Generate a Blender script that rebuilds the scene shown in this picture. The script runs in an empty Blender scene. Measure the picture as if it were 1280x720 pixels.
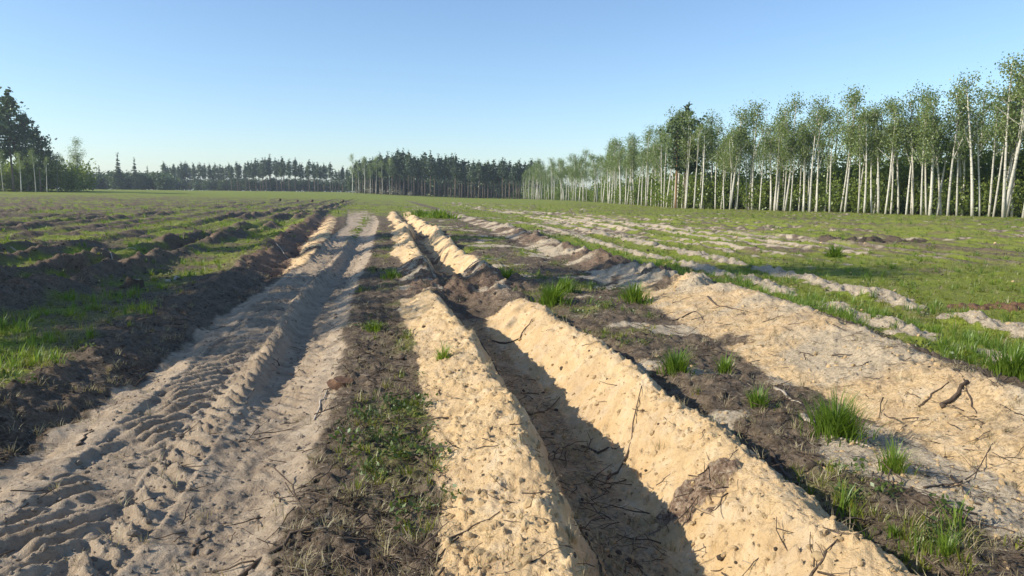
import bpy, math, random
import numpy as np
from mathutils import Matrix, Vector

random.seed(7)
RNG = np.random.default_rng(7)
scene = bpy.context.scene
COL = scene.collection

# ------------------------------------------------------------------ camera
FPX, CAM_H = 924.0, 1.65
PITCH, ROLL = math.atan(117 / FPX), math.radians(0.6)
FW = np.array([0, math.cos(PITCH), -math.sin(PITCH)])
UP0 = np.array([0, math.sin(PITCH), math.cos(PITCH)])
RT0 = np.array([1.0, 0, 0])
RT = RT0 * math.cos(ROLL) + UP0 * math.sin(ROLL)
UP = UP0 * math.cos(ROLL) - RT0 * math.sin(ROLL)
cam_data = bpy.data.cameras.new('camera')
cam = bpy.data.objects.new('camera', cam_data)
COL.objects.link(cam)
cam_data.sensor_fit = 'HORIZONTAL'
cam_data.sensor_width = 36
cam_data.lens = FPX / 1280 * 36
cam_data.clip_start = 0.05
cam_data.clip_end = 6000
m3 = Matrix((RT, UP, -FW)).transposed()
cam.matrix_world = Matrix.Translation((0, 0, CAM_H)) @ m3.to_4x4()
scene.camera = cam

# ------------------------------------------------------------------ sky, sun, exposure
SUN_EL, SUN_AZ = math.radians(28), math.radians(-104)     # azimuth clockwise from +Y: the sun stands over the fields on -X
world = bpy.data.worlds.new('World')
scene.world = world
world.use_nodes = True
wn = world.node_tree
wn.nodes.clear()
sky = wn.nodes.new('ShaderNodeTexSky')
sky.sky_type = 'NISHITA'
sky.sun_disc = False
sky.sun_elevation = SUN_EL
sky.sun_rotation = SUN_AZ
sky.altitude = 100
sky.air_density = 1.0
sky.dust_density = 0.35
sky.ozone_density = 4.0
bg = wn.nodes.new('ShaderNodeBackground')
bg.inputs['Strength'].default_value = 0.148
wo = wn.nodes.new('ShaderNodeOutputWorld')
wn.links.new(sky.outputs[0], bg.inputs[0])
wn.links.new(bg.outputs[0], wo.inputs[0])
sd = bpy.data.lights.new('sun', 'SUN')
sd.energy = 4.95
sd.angle = math.radians(0.5)
sd.color = (1.0, 0.93, 0.80)
sun = bpy.data.objects.new('sun', sd)
COL.objects.link(sun)
sdir = Vector((math.sin(SUN_AZ) * math.cos(SUN_EL), math.cos(SUN_AZ) * math.cos(SUN_EL), math.sin(SUN_EL)))
sun.rotation_euler = sdir.to_track_quat('Z', 'Y').to_euler()
sun.location = (-60, 0, 60)
vs = scene.view_settings
vs.view_transform = 'Standard'
vs.look = 'None'
vs.exposure = 0.38
vs.gamma = 1.0
vs.use_curve_mapping = False
scene.cycles.max_bounces = 6
scene.cycles.diffuse_bounces = 3
scene.cycles.transmission_bounces = 3

# ------------------------------------------------------------------ numeric helpers
_G = np.array([[math.cos(a), math.sin(a)] for a in np.linspace(0, 2 * math.pi, 16, endpoint=False)])


def pn(x, y, seed=0):
    """gradient noise, about -0.7..0.7"""
    xi = np.floor(x); yi = np.floor(y)
    fx = x - xi; fy = y - yi
    xi = xi.astype(np.int64); yi = yi.astype(np.int64)

    def g(ix, iy, dx, dy):
        h = (ix * 374761393 + iy * 668265263 + seed * 974634777) & 0xFFFFFFFF
        h = ((h ^ (h >> 13)) * 1274126177) & 0xFFFFFFFF
        h = (h ^ (h >> 16)) & 15
        return _G[h, 0] * dx + _G[h, 1] * dy
    u = fx * fx * fx * (fx * (fx * 6 - 15) + 10)
    v = fy * fy * fy * (fy * (fy * 6 - 15) + 10)
    a = g(xi, yi, fx, fy); b = g(xi + 1, yi, fx - 1, fy)
    c = g(xi, yi + 1, fx, fy - 1); d = g(xi + 1, yi + 1, fx - 1, fy - 1)
    return (a + u * (b - a)) * (1 - v) + (c + u * (d - c)) * v


def fbm(x, y, scale, oct=3, seed=0, gain=0.5):
    s = np.zeros_like(x); a = 1.0; f = 1.0 / scale
    for i in range(oct):
        s = s + a * pn(x * f + 17.3 * i, y * f - 9.1 * i, seed + i)
        a *= gain; f *= 2.03
    return s


def ss(a, b, x):
    t = np.clip((x - a) / (b - a), 0, 1)
    return t * t * (3 - 2 * t)


def band(x, a, b, w):
    return ss(a - w, a + w, x) * (1 - ss(b - w, b + w, x))


def worley(x, y, scale, seed=0):
    """distance to nearest jittered point (cells) and a random of that cell"""
    x = x / scale; y = y / scale
    xi = np.floor(x).astype(np.int64); yi = np.floor(y).astype(np.int64)
    best = np.full(x.shape, 9.0); rid = np.zeros(x.shape)
    for dx in (-1, 0, 1):
        for dy in (-1, 0, 1):
            cx = xi + dx; cy = yi + dy
            h = (cx * 374761393 + cy * 668265263 + seed * 974634777) & 0xFFFFFFFF
            h = ((h ^ (h >> 13)) * 1274126177) & 0xFFFFFFFF
            h = h ^ (h >> 16)
            jx = (h & 1023) / 1023.0; jy = ((h >> 10) & 1023) / 1023.0; r = ((h >> 20) & 255) / 255.0
            d = np.hypot(cx + jx - x, cy + jy - y)
            m = d < best
            best = np.where(m, d, best); rid = np.where(m, r, rid)
    return best, rid


def unp(px, py, z=0.0):
    d = FW * FPX + RT * (px - 640) + UP * (360 - py)
    t = (z - CAM_H) / d[2]
    return np.array([0, 0, CAM_H]) + d * t


_cy = np.array([-2000, -60, -5, 1.5, 2.5, 3.5, 4.7, 6.2, 8, 10.2, 12.2, 16.4, 25, 43, 71, 150, 400, 1000, 4000.])
_cx = np.array([2.0, 1.5, .95, .86, .83, .74, .58, .34, 0, -.45, -.80, -1.45, -2.9, -6.0, -10.8, -25, -70, -180, -740.])
_cm = np.gradient(_cx, _cy)


def curve(y):
    i = np.clip(np.searchsorted(_cy, y) - 1, 0, len(_cy) - 2)
    h = _cy[i + 1] - _cy[i]; t = np.clip((y - _cy[i]) / h, 0, 1)
    a = (1 + 2 * t) * (1 - t) ** 2; b = t * (1 - t) ** 2; c = t * t * (3 - 2 * t); d = t * t * (t - 1)
    return a * _cx[i] + b * h * _cm[i] + c * _cx[i + 1] + d * h * _cm[i + 1]


def I(x, xs, ys):
    return np.interp(x, xs, ys)


def terrain(x, y, fine=True):
    """height and surface masks of the ploughed clearing. u = place across the rows, y = along them"""
    x = np.asarray(x, float); y = np.asarray(y, float)
    r = np.hypot(x, y)
    near = 1 - ss(40, 110, r)
    u = x - curve(y)
    wob = 0.10 * pn(x / .9, y / .9, 3) + 0.05 * pn(x / .28, y / .28, 4) + 0.025 * pn(x / .1, y / .1, 5)
    rag = 0.16 * pn(x / 1.5 + 3.1, y / 1.3, 8) + 0.10 * pn(x / .5 + 7.7, y / .38, 9)
    # ---- large shape
    z = 0.10 * fbm(x, y, 14, 2, 11) * ss(4, 14, r) + 0.035 * fbm(x, y, 1.7, 3, 12)
    z = z + 1.9 * ss(30, 330, r) * ss(-5, -90, x)
    z = z - 0.02
    fineh = 0.014 * fbm(x, y, .22, 3, 21, .6)
    lump = np.maximum(0, fbm(x, y, .5, 3, 22)) * .06

    sand = np.zeros_like(x); pale = np.zeros_like(x); track = np.zeros_like(x)
    green = np.zeros_like(x); rust = np.zeros_like(x); smooth = np.zeros_like(x)
    big = fbm(x, y, 9, 3, 31); mid = fbm(x, y, 1.6, 3, 32); sml = fbm(x, y, .35, 3, 33)

    # ---- open field: rows of old furrows both sides
    def row(u0, amp, wid, seed, tr=.6, gate=0.0):
        s = (u - u0 + rag * .8 + wob * 1.2 + .5 * pn(x * 0 + seed, y / 9, seed)) / wid
        g = ss(-.25 + gate, .25 + gate, pn(x * 0 + seed * 3.3, y / 9.0, seed + 40) + .3 * pn(x * 0 + seed, y / 2.6, seed + 41))
        banks = np.exp(-((np.abs(s) - 1) / .42) ** 2)
        tr_ = np.exp(-(s / .55) ** 2)
        cl = 1 + .75 * fbm(x, y * .3, .5, 4, seed + 60, .62)
        return amp * (banks * (.35 + .65 * g) * cl - tr * tr_), banks * (.25 + .75 * g), tr_
    lrow = np.zeros_like(x); rrow = np.zeros_like(x)
    fade = 1 - ss(90, 260, r)
    for k in range(14):
        h, b, t = row(-7.5 - 3.2 * k - .05 * k * k, (.30 if k == 0 else .19 + .06 * math.sin(k * 2.3)), .7, 100 + k)
        z = z + h * fade; lrow = np.maximum(lrow, np.maximum(b, .8 * t) * (1 - ss(120, 300, r)))
    for k in range(16):
        h, b, t = row(9.6 + 2.6 * k, .08 + .05 * ss(14, 30, y), .6, 200 + k, gate=-.15)
        w = ss(14, 26, y + .3 * (u - 12)) * .8 + .2
        z = z + h * fade * w
        rrow = np.maximum(rrow, b * w * (1 - ss(100, 200, r)))

    near_rows = 1 - ss(38, 62, y + 4 * big)
    field_l = 1 - ss(-4.7, -4.35, u + wob * 2.5) * near_rows
    field_l = field_l * (u < 1)
    longr = ss(.32, .72, rrow + .55 * sml + .45 * mid + .2 * big) * ss(11, 20, y) * (1 - ss(10, 20, u)) * (1 - ss(60, 110, r))
    pale = np.maximum(pale, .85 * longr)
    field_r = np.maximum(ss(4.2, 4.8, u + wob * 2), (u >= 1) * (1 - near_rows))
    green = green + field_l * np.clip(.62 + .9 * mid + .6 * big - .75 * lrow, 0, 1)
    rust = rust + field_l * np.clip(lrow * (.6 + 1.2 * sml), 0, 1) * .6
    gr = np.clip(1.08 - .6 * longr + .5 * mid + .6 * big - .5 * rrow, 0, 1)
    patch = ss(.12, .42, fbm(x / 2.2, y / 1.0, 2.6, 4, 71) + .25 * big + .3 * rrow - .12 + .20 * ss(16, 34, y) * (1 - ss(8, 26, u)) - .10 * ss(10, 24, u))
    patch = patch * field_r * (.25 + .75 * ss(16, 30, y)) * (1 - ss(120, 210, r))
    green = green + field_r * gr * (1 - .85 * patch)
    pale = np.maximum(pale, patch * (.2 + .65 * ss(-.15, .35, sml)))
    rust = np.maximum(rust, field_r * ss(.25, .5, fbm(x, y, 3.1, 3, 73)) * .5 * (1 - ss(60, 140, r)))

    # ---- furrow A, the fresh deep one
    s = u + wob * .75 + rag * .55 * (.4 + .6 * (np.abs(u) > .3)) + ss(12, 18, y) * (.35 * pn(x * 0 + 2.2, y / 5.0, 13) + .22 * pn(x, y / 2.1, 14))
    prof = I(s, [-1.18, -1.05, -.86, -.65, -.57, -.50, -.28, -.06, .16, .28, .50, .64, .72, .82, 1.0, 1.25],
             [0, .05, .15, .24, .26, .19, -.20, -.26, -.26, -.19, .06, .17, .19, .13, -.10, 0])
    ampA = I(y, [-20, 9.8, 11.2, 12.6, 14.2, 16, 22, 30, 50, 75], [1, 1, .55, .25, .75, .95, 1.05, 1.0, .8, 0])
    plug = np.exp(-((y - 13.6) / 2.3) ** 2) * np.exp(-((u - .1 + .5 * mid) / .95) ** 2)
    clA = 1 + .30 * fbm(x, y, .7, 3, 55) * (np.abs(s) > .35) + .7 * ss(10, 12.5, y) * fbm(x, y, .9, 4, 56, .6)
    z = z + prof * ampA * clA + plug * (.13 + .32 * np.maximum(-.15, fbm(x, y, .6, 4, 57, .6)))
    inA = band(s, -1.08, .97, .06)
    edgeA = inA * (1 - .5 * plug)
    sandA = edgeA * ss(-.30, .10, ss(16, 13, y) * (.55 * mid) + .34 + .25 * mid * ss(13, 16, y) + .35 * sml - .95 * band(y, 10.9, 16.5, .8) + .25 * (y < 10.5) - .30 * ss(14, 20, y))
    bottom = band(s, -.34, .14, .08)
    sandA = sandA * (1 - .45 * bottom)
    sand = np.maximum(sand, sandA * (1 - ss(55, 75, y)))
    pale = np.maximum(pale, .35 * inA * bottom * ss(-.1, .3, mid) * (y < 40))
    pale = np.maximum(pale, inA * (1 - bottom) * ss(10, 13, y) * (1 - ss(55, 75, y)) * ss(-.25, .35, mid * .5 + sml) * .75)
    rust = np.maximum(rust, inA * ss(10, 12.5, y) * (1 - ss(55, 75, y)) * (.62 - .25 * sandA + .3 * sml))
    # a torn root clod of heath humus on the far bank of the furrow
    cl = unp(868, 572, .15)
    dcl = np.hypot((x - cl[0]) / .20, (y - cl[1]) / .30) + 1.0 * sml + .6 * fbm(x, y, .12, 3, 34)
    kcl = 1 - ss(.45, 1.05, dcl)
    z = z + kcl * (.01 + .09 * np.maximum(-.3, fbm(x, y, .16, 3, 58)))
    sand = sand * (1 - .85 * kcl); rust = np.maximum(rust, .9 * kcl); pale = np.maximum(pale, .35 * (1 - ss(.9, 1.7, dcl)) * (u > .1))

    # ---- litter strip between track and furrow A, and between A and B
    strip1 = band(u + wob * 1.5, -1.95, -1.0, .1) * near_rows
    strip2 = band(u + wob * 1.5, .98, 2.5 + ss(6, 16, y) * 1.0, .12) * near_rows
    z = z + strip1 * (.03 + lump * 1.1) + strip2 * lump * 1.2
    green = np.maximum(green, strip1 * np.clip(-.22 + 1.0 * mid + .30 * ss(6, 9, y), 0, .6))
    green = np.maximum(green, strip2 * np.clip(-.02 + 1.3 * mid + .35 * ss(7, 16, y) - .2 * ss(1.6, 2.2, u), 0, .75))
    pale = np.maximum(pale, strip2 * np.clip(.9 * ss(.05, .3, fbm(x, y, 1.3, 3, 74) - .10 + .62 * ss(7.0, 4.5, y) * ss(1.25, 1.8, u)), 0, .9))

    # ---- furrow B, a broad sloping bank of sand
    uB = I(y, [0, 5.3, 9.7, 14, 35, 60], [3.0, 3.25, 3.95, 4.1, 4.35, 4.6])
    uL = I(y, [0, 4.2, 7.2, 10, 15, 35, 60], [2.35, 2.38, 2.4, 2.7, 3.25, 3.5, 3.7])
    t = (u + wob * .9 + rag * .5 - uL) / (uB - uL)
    profB = I(t, [-.7, -.25, 0, .5, .85, 1.0, 1.2, 1.7, 2.2], [0, -.07, -.06, .12, .27, .28, .20, .02, 0])
    ampB = I(y, [-20, 11, 14, 20, 40, 70], [1, 1, .85, .7, .55, 0]) * (1 + (.26 + .9 * ss(11, 14, y)) * fbm(x, y, .6, 4, 59, .66))
    z = z + profB * ampB
    inB = band(t, -.04, 1.22, .09)
    sandB = inB * ss(-.25, .1, .40 + .8 * mid + .3 * sml - .75 * ss(12, 14.5, y))
    sand = np.maximum(sand, sandB * (.66 - .3 * ss(-.2, .3, mid)))
    pale = np.maximum(pale, inB * .8 * ss(-.15, .3, mid + .1) * (1 - ss(50, 70, y)))
    rust = np.maximum(rust, inB * ss(11.5, 14.5, y) * (1 - ss(60, 75, y)) * (.5 + .5 * sml))
    rust = np.maximum(rust, inB * ss(.22, .36, sml + .3 * mid) * .8)
    green = green * (1 - inB)
    # ---- furrow C, two low banks of pale sand in the grass
    for (cy, cu, am, wd, sd_) in ((0, (4.75, 5.0, 5.9, 6.0, 6.6), .11, .32, 81), (1, (6.0, 6.45, 7.2, 7.6, 8.0), .13, .36, 82)):
        uc = I(y, [5, 9, 14.5, 22, 40], cu)
        s = (u - uc + wob * 2.2 + rag) / wd
        g = ss(-.8, -.05, pn(x * 0 + 1.7 + cy, y / 1.9, sd_) + .7 * mid)
        b = np.exp(-s * s) * g * (1 - ss(34, 60, y))
        z = z + am * .8 * b * (1 + 1.3 * fbm(x, y, .38, 4, sd_ + 5, .7))
        k = ss(.25, .75, b + .55 * sml) * .85
        pale = np.maximum(pale, k); green = green * (1 - k)

    # ---- bank and ditch beside the track
    s = u - I(y, [0, 5, 10.3, 18, 51, 80], [-4.6, -4.5, -4.2, -4.55, -6.2, -7.5]) + wob * 1.0 + rag * .6
    bank = I(s, [-1.1, -.6, -.12, .05, .22, .55, .8, 1.05], [0, .03, .11, .11, .01, -.14, -.08, 0])
    ditch = ss(12, 19, y) * (1 - ss(40, 60, y))
    bank2 = I(s, [-1.1, -.6, -.15, .05, .35, .7, 1.05, 1.3, 1.5, 1.8], [0, .07, .19, .19, -.02, -.24, .0, .10, .07, 0])
    lim = 1 - ss(58, 80, y)
    z = z + ((1 - ditch) * bank + ditch * bank2) * lim * (.85 + 1.0 * fbm(x, y, .8, 4, 61, .6))
    inb = band(s, -.18, .85 + .85 * ditch, .10) * lim
    green = green * (1 - .8 * inb * ss(-.25, .15, s))
    rust = np.maximum(rust, inb * (.25 + .5 * ditch))
    sand = np.maximum(sand, .75 * ditch * lim * band(s, .75, 1.6, .08) * ss(-.3, .1, mid + .15))

    # ---- the dirt track
    tl = I(y, [0, 10, 18, 40, 80], [-4.0, -3.72, -3.3, -3.5, -5.5])
    tr_ = I(y, [0, 30, 44, 60, 90], [-1.86, -1.8, -1.75, -2.3, -4.5])
    inT = ss(tl - .10, tl + .12, u + wob) * (1 - ss(tr_ - .14, tr_ + .14, u + wob * .9)) * (1 - ss(42, 85, y + 22 * mid + 12 * sml))
    track = np.maximum(track, inT)
    green = green * (1 - inT); rust = rust * (1 - .7 * inT); sand = sand * (1 - .9 * inT)
    z = z - .05 * inT
    green = np.maximum(green, inT * .6 * ss(.1, .4, mid + .2 * sml) * ss(14, 40, y))
    uu = u + .05 * pn(x * 0 + 5.5, y / 1.8, 91)
    worn = inT * ss(16, 34, y) * np.clip(band(u + wob * 2, -2.95, -2.45, .12) * ss(-.3, .1, mid + sml) + ss(30, 60, y) * ss(-.1, .3, mid + .5 * sml), 0, 1)
    track = track * (1 - .9 * worn); green = np.maximum(green, .75 * worn)
    nearT = inT * (1 - ss(22, 34, y))
    # tyre print one: swept bars on one half, torn clods along the other
    s1 = uu + 2.93
    m1 = band(s1, -.44, .04, .025)
    ph = (y - 1.25 * s1 + .03 * pn(x / .3, y / .3, 92)) / .22
    f = ph - np.floor(ph)
    bars = ss(.0, .30, f) * (1 - ss(.48, .80, f))
    br = .1 + .95 * ss(-.30, .25, pn(x / .8, y / .8, 93) + .6 * pn(x / .25, y / .25, 103))
    z = z + nearT * m1 * (-.045 + .060 * bars * br)
    m2 = band(s1, .06, .34, .03)
    ph2 = (y + .75 * s1 + .06 * pn(x / .25, y / .25, 94)) / .205
    f2 = ph2 - np.floor(ph2)
    cell = np.sin(np.pi * np.clip((s1 - .06) / .28, 0, 1)) ** .5
    clod = ss(.06, .30, f2) * (1 - ss(.55, .78, f2)) * cell
    clod = clod * (.75 + .7 * fbm(x, y, .09, 3, 95, .65) + .5 * pn(x * 0 + .5, y / .8, 96))
    z = z + nearT * m2 * (-.04 + .066 * clod)
    # tyre print two: deeper rut with crumbled lugs
    s2 = uu + 2.32
    m3_ = np.exp(-(s2 / .25) ** 4)
    ph3 = (y + .9 * s2 + .08 * pn(x / .3, y / .3, 97)) / .20
    f3 = ph3 - np.floor(ph3)
    lug = ss(.05, .3, f3) * (1 - ss(.5, .75, f3)) * ss(-.05, .08, s2) * ss(5.0, 7.0, y)
    deep = ss(4, 8, y)
    z = z + nearT * m3_ * (-.04 - .085 * deep + .06 * lug + .022 * fbm(x, y, .16, 3, 98))
    z = z + nearT * band(s2, -.42, -.26, .05) * .075 * deep
    # faint lug marks on the smooth shoulder and rough crumbs at the field side
    s3 = uu + 1.98
    ph4 = (y - .5 * s3) / .24
    f4 = ph4 - np.floor(ph4)
    z = z - nearT * band(s3, -.10, .12, .05) * .016 * ss(.1, .25, f4) * (1 - ss(.4, .6, f4)) * ss(-.2, .2, pn(x / .9, y / .9, 99))
    rough = band(s1, -1.2, -.44, .06)
    z = z + nearT * rough * (.03 * fbm(x, y, .3, 3, 101) + .035 * np.maximum(0, pn((y - .9 * x) / .09, (y + x) / .55, 102)) )
    smooth = nearT * band(u, -2.15, -1.8, .08)
    disturbed = nearT * np.maximum(np.maximum(m1, m2), m3_)
    # ---- pits and crumbs of fresh sand
    if fine:
        wx = x + .030 * pn(x / .06, y / .06, 24); wy = y + .030 * pn(x / .06 + 9, y / .06, 25)
        d1, r1 = worley(wx, wy, .07, 5)
        d2, r2 = worley(wx, wy, .15, 6)
        k = np.clip(sand + .6 * pale, 0, 1) * near
        z = z - k * .012 * (1 - ss(.12, .42, d1)) * (r1 > .55) - k * .02 * (1 - ss(.10, .34, d2)) * (r2 > .9)
        z = z + k * .026 * (1 - ss(.15, .38, d1)) * (r1 < .25) + k * .020 * fbm(x, y, .10, 3, 23, .75)
        lit = np.clip(1 - sand - pale - .7 * track, 0, 1) * near
        z = z + lit * (.030 * (1 - ss(.1, .5, d2)) * (r2 > .5) + .016 * (1 - ss(.1, .45, d1)) * (r1 > .6))
    z = z + fineh * (1 - .75 * smooth) + disturbed * .016 * fbm(x, y, .13, 3, 26, .6) * (1 - ss(8, 16, y))
    # far things lie a little lower in the pale grass by the trees
    far = ss(90, 200, r)
    green = np.maximum(green, far * .85)
    return z, u, dict(sand=sand, pale=pale, track=track, green=green, rust=rust, wet=np.clip(.5 * disturbed + .8 * bottom * inA * (y < 60), 0, 1), inA=inA, inB=inB, inT=inT)


def ground_z(x, y):
    return terrain(np.atleast_1d(np.asarray(x, float)), np.atleast_1d(np.asarray(y, float)))[0]


# ------------------------------------------------------------------ materials
def new_mat(name):
    m = bpy.data.materials.new(name)
    m.use_nodes = True
    nt = m.node_tree
    nt.nodes.clear()
    out = nt.nodes.new('ShaderNodeOutputMaterial')
    return m, nt, out


class NB:
    def __init__(s, nt): s.nt = nt
    def n(s, t, **kw):
        o = s.nt.nodes.new('ShaderNode' + t)
        for k, v in kw.items(): setattr(o, k, v)
        return o
    def l(s, a, b): s.nt.links.new(a, b)
    def noise(s, vec, scale, detail=4, rough=.6, dist=0):
        o = s.n('TexNoise'); o.inputs['Scale'].default_value = scale; o.inputs['Detail'].default_value = detail
        o.inputs['Roughness'].default_value = rough; o.inputs['Distortion'].default_value = dist
        if vec is not None: s.l(vec, o.inputs['Vector'])
        return o.outputs[0]
    def ramp(s, fac, stops, interp='LINEAR'):
        o = s.n('ValToRGB'); e = o.color_ramp.elements; o.color_ramp.interpolation = interp
        while len(e) < len(stops): e.new(.5)
        for el, (p, c) in zip(e, stops):
            el.position = p; el.color = (*c, 1) if len(c) == 3 else c
        s.l(fac, o.inputs[0]); return o.outputs[0]
    def mix(s, fac, a, b, mode='MIX'):
        o = s.n('Mix', data_type='RGBA', blend_type=mode)
        for i, v in ((0, fac), (6, a), (7, b)):
            if hasattr(v, 'is_output'): s.l(v, o.inputs[i])
            elif i == 0: o.inputs[i].default_value = v
            else: o.inputs[i].default_value = (*v, 1)
        return o.outputs[2]
    def math(s, op, a, b=None, clamp=False):
        o = s.n('Math', operation=op, use_clamp=clamp)
        for i, v in ((0, a), (1, b)):
            if v is None: continue
            if hasattr(v, 'is_output'): s.l(v, o.inputs[i])
            else: o.inputs[i].default_value = v
        return o.outputs[0]
    def edge(s, mask, nz, w=.25, amt=.6):
        """sharpen a mask with noise so borders break up"""
        v = s.math('ADD', mask, s.math('MULTIPLY', s.math('SUBTRACT', nz, .5), amt))
        o = s.n('MapRange', interpolation_type='SMOOTHSTEP'); o.inputs[1].default_value = .5 - w; o.inputs[2].default_value = .5 + w
        s.l(v, o.inputs[0]); return o.outputs[0]


def ground_material():
    m, nt, out = new_mat('ploughed_ground')
    b = NB(nt)
    pos = b.n('NewGeometry').outputs['Position']
    a1 = b.n('Attribute', attribute_name='surface'); a2 = b.n('Attribute', attribute_name='surface_more')
    s1 = b.n('SeparateColor'); b.l(a1.outputs['Color'], s1.inputs[0])
    s2 = b.n('SeparateColor'); b.l(a2.outputs['Color'], s2.inputs[0])
    sand, pale, track = s1.outputs; green, rust, wet = s2.outputs
    n_big = b.noise(pos, .7, 4); n_mid = b.noise(pos, 5, 5, .65); n_fine = b.noise(pos, 34, 5, .7); n_grain = b.noise(pos, 160, 3, .7)
    soil = b.ramp(n_mid, [(.25, (.045, .032, .021)), (.5, (.125, .090, .058)), (.75, (.23, .175, .118))])
    soil = b.mix(b.ramp(n_fine, [(.42, (0, 0, 0)), (.70, (1, 1, 1))]), soil, (.26, .20, .145))
    soil = b.mix(b.ramp(n_grain, [(.32, (1, 1, 1)), (.45, (0, 0, 0))]), soil, (.03, .024, .018))
    grn = b.ramp(n_fine, [(.3, (.08, .092, .014)), (.5, (.215, .255, .032)), (.72, (.34, .365, .064))])
    grn = b.mix(b.ramp(n_big, [(.4, (0, 0, 0)), (.75, (.7, .7, .7))]), grn, (.17, .16, .06))
    col = b.mix(b.edge(green, n_fine, .35, 1.1), soil, grn)
    rst = b.ramp(n_fine, [(.3, (.075, .045, .03)), (.52, (.23, .15, .10)), (.75, (.42, .31, .215))])
    col = b.mix(b.edge(rust, n_mid, .3, .7), col, rst)
    trk = b.ramp(n_mid, [(.25, (.30, .22, .15)), (.5, (.46, .355, .245)), (.78, (.58, .465, .335))])
    trk = b.mix(b.ramp(n_fine, [(.32, (.5, .5, .5)), (.5, (0, 0, 0))]), trk, (.22, .165, .115))
    col = b.mix(b.edge(track, n_mid, .25, .5), col, trk)
    pl = b.ramp(n_fine, [(.3, (.26, .195, .125)), (.5, (.50, .405, .28)), (.8, (.66, .56, .415))])
    col = b.mix(b.edge(pale, n_fine, .28, .8), col, pl)
    snd = b.ramp(n_mid, [(.25, (.56, .37, .175)), (.5, (.69, .49, .265)), (.75, (.74, .585, .385))])
    snd = b.mix(b.ramp(b.noise(pos, 1.7, 5, .7), [(.48, (0, 0, 0)), (.70, (.6, .6, .6))]), snd, (.46, .33, .21))
    snd = b.mix(b.ramp(n_fine, [(.30, (.7, .7, .7)), (.46, (0, 0, 0))]), snd, (.45, .29, .13))
    spots = b.ramp(b.noise(pos, 22, 3, .75), [(.64, (0, 0, 0)), (.70, (.75, .75, .75))])
    snd = b.mix(spots, snd, (.23, .145, .075))
    col = b.mix(b.edge(sand, n_fine, .25, .8), col, snd)
    wetc = b.mix(.5, col, (.12, .088, .062))
    col = b.mix(b.math('MULTIPLY', wet, b.ramp(n_mid, [(.3, (1, 1, 1)), (.7, (.35, .35, .35))])), col, wetc)
    p = b.n('BsdfPrincipled'); b.l(col, p.inputs['Base Color']); p.inputs['Roughness'].default_value = .95
    p.inputs['Specular IOR Level'].default_value = .15
    bp = b.n('Bump'); bp.inputs['Strength'].default_value = .9; bp.inputs['Distance'].default_value = .03
    hgt = b.math('ADD', n_fine, b.math('MULTIPLY', n_grain, .35)); b.l(hgt, bp.inputs['Height'])
    b.l(bp.outputs[0], p.inputs['Normal'])
    b.l(p.outputs[0], out.inputs[0])
    return m


def foliage_mat(name, lo, hi, trans=.45, rand=True, seed=0.0):
    m, nt, out = new_mat(name)
    b = NB(nt)
    oi = b.n('ObjectInfo').outputs['Random']
    geo = b.n('NewGeometry')
    ri = geo.outputs['Random Per Island']
    f = b.math('ADD', b.math('MULTIPLY', oi, .45), b.math('MULTIPLY', ri, .55))
    col = b.ramp(f, [(.1, lo), (.9, hi)])
    d = b.n('BsdfDiffuse'); b.l(col, d.inputs[0])
    t = b.n('BsdfTranslucent'); b.l(b.mix(1.0, col, (1.0, 1.0, .55), 'MULTIPLY'), t.inputs[0])
    g = b.n('BsdfGlossy'); g.inputs['Roughness'].default_value = .45; g.inputs[0].default_value = (.8, .9, .8, 1)
    ms = b.n('MixShader'); ms.inputs[0].default_value = trans; b.l(d.outputs[0], ms.inputs[1]); b.l(t.outputs[0], ms.inputs[2])
    ms2 = b.n('MixShader'); ms2.inputs[0].default_value = .04; b.l(ms.outputs[0], ms2.inputs[1]); b.l(g.outputs[0], ms2.inputs[2])
    b.l(ms2.outputs[0], out.inputs[0])
    return m


def bark_mat(name, stops, marks=None, scale=6, zs=1.0):
    m, nt, out = new_mat(name)
    b = NB(nt)
    tc = b.n('TexCoord').outputs['Object']
    mp = b.n('Mapping'); mp.inputs['Scale'].default_value = (1, 1, zs); b.l(tc, mp.inputs[0])
    col = b.ramp(b.noise(mp.outputs[0], scale, 5, .65), stops)
    if marks:
        mp2 = b.n('Mapping'); mp2.inputs['Scale'].default_value = (1.2, 1.2, 7); b.l(tc, mp2.inputs[0])
        k = b.ramp(b.noise(mp2.outputs[0], 1.6, 3, .6), [(.60, (0, 0, 0)), (.66, (1, 1, 1))])
        col = b.mix(k, col, marks)
    oi = b.n('ObjectInfo').outputs['Random']
    col = b.mix(1.0, col, b.ramp(oi, [(0, (.72, .72, .72)), (1, (1, 1, 1))]), 'MULTIPLY')
    p = b.n('BsdfPrincipled'); b.l(col, p.inputs['Base Color']); p.inputs['Roughness'].default_value = .85
    p.inputs['Specular IOR Level'].default_value = .2
    bp = b.n('Bump'); bp.inputs['Strength'].default_value = .5; bp.inputs['Distance'].default_value = .02
    b.l(b.noise(mp.outputs[0], scale * 3, 4), bp.inputs['Height']); b.l(bp.outputs[0], p.inputs['Normal'])
    b.l(p.outputs[0], out.inputs[0])
    return m


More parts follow.
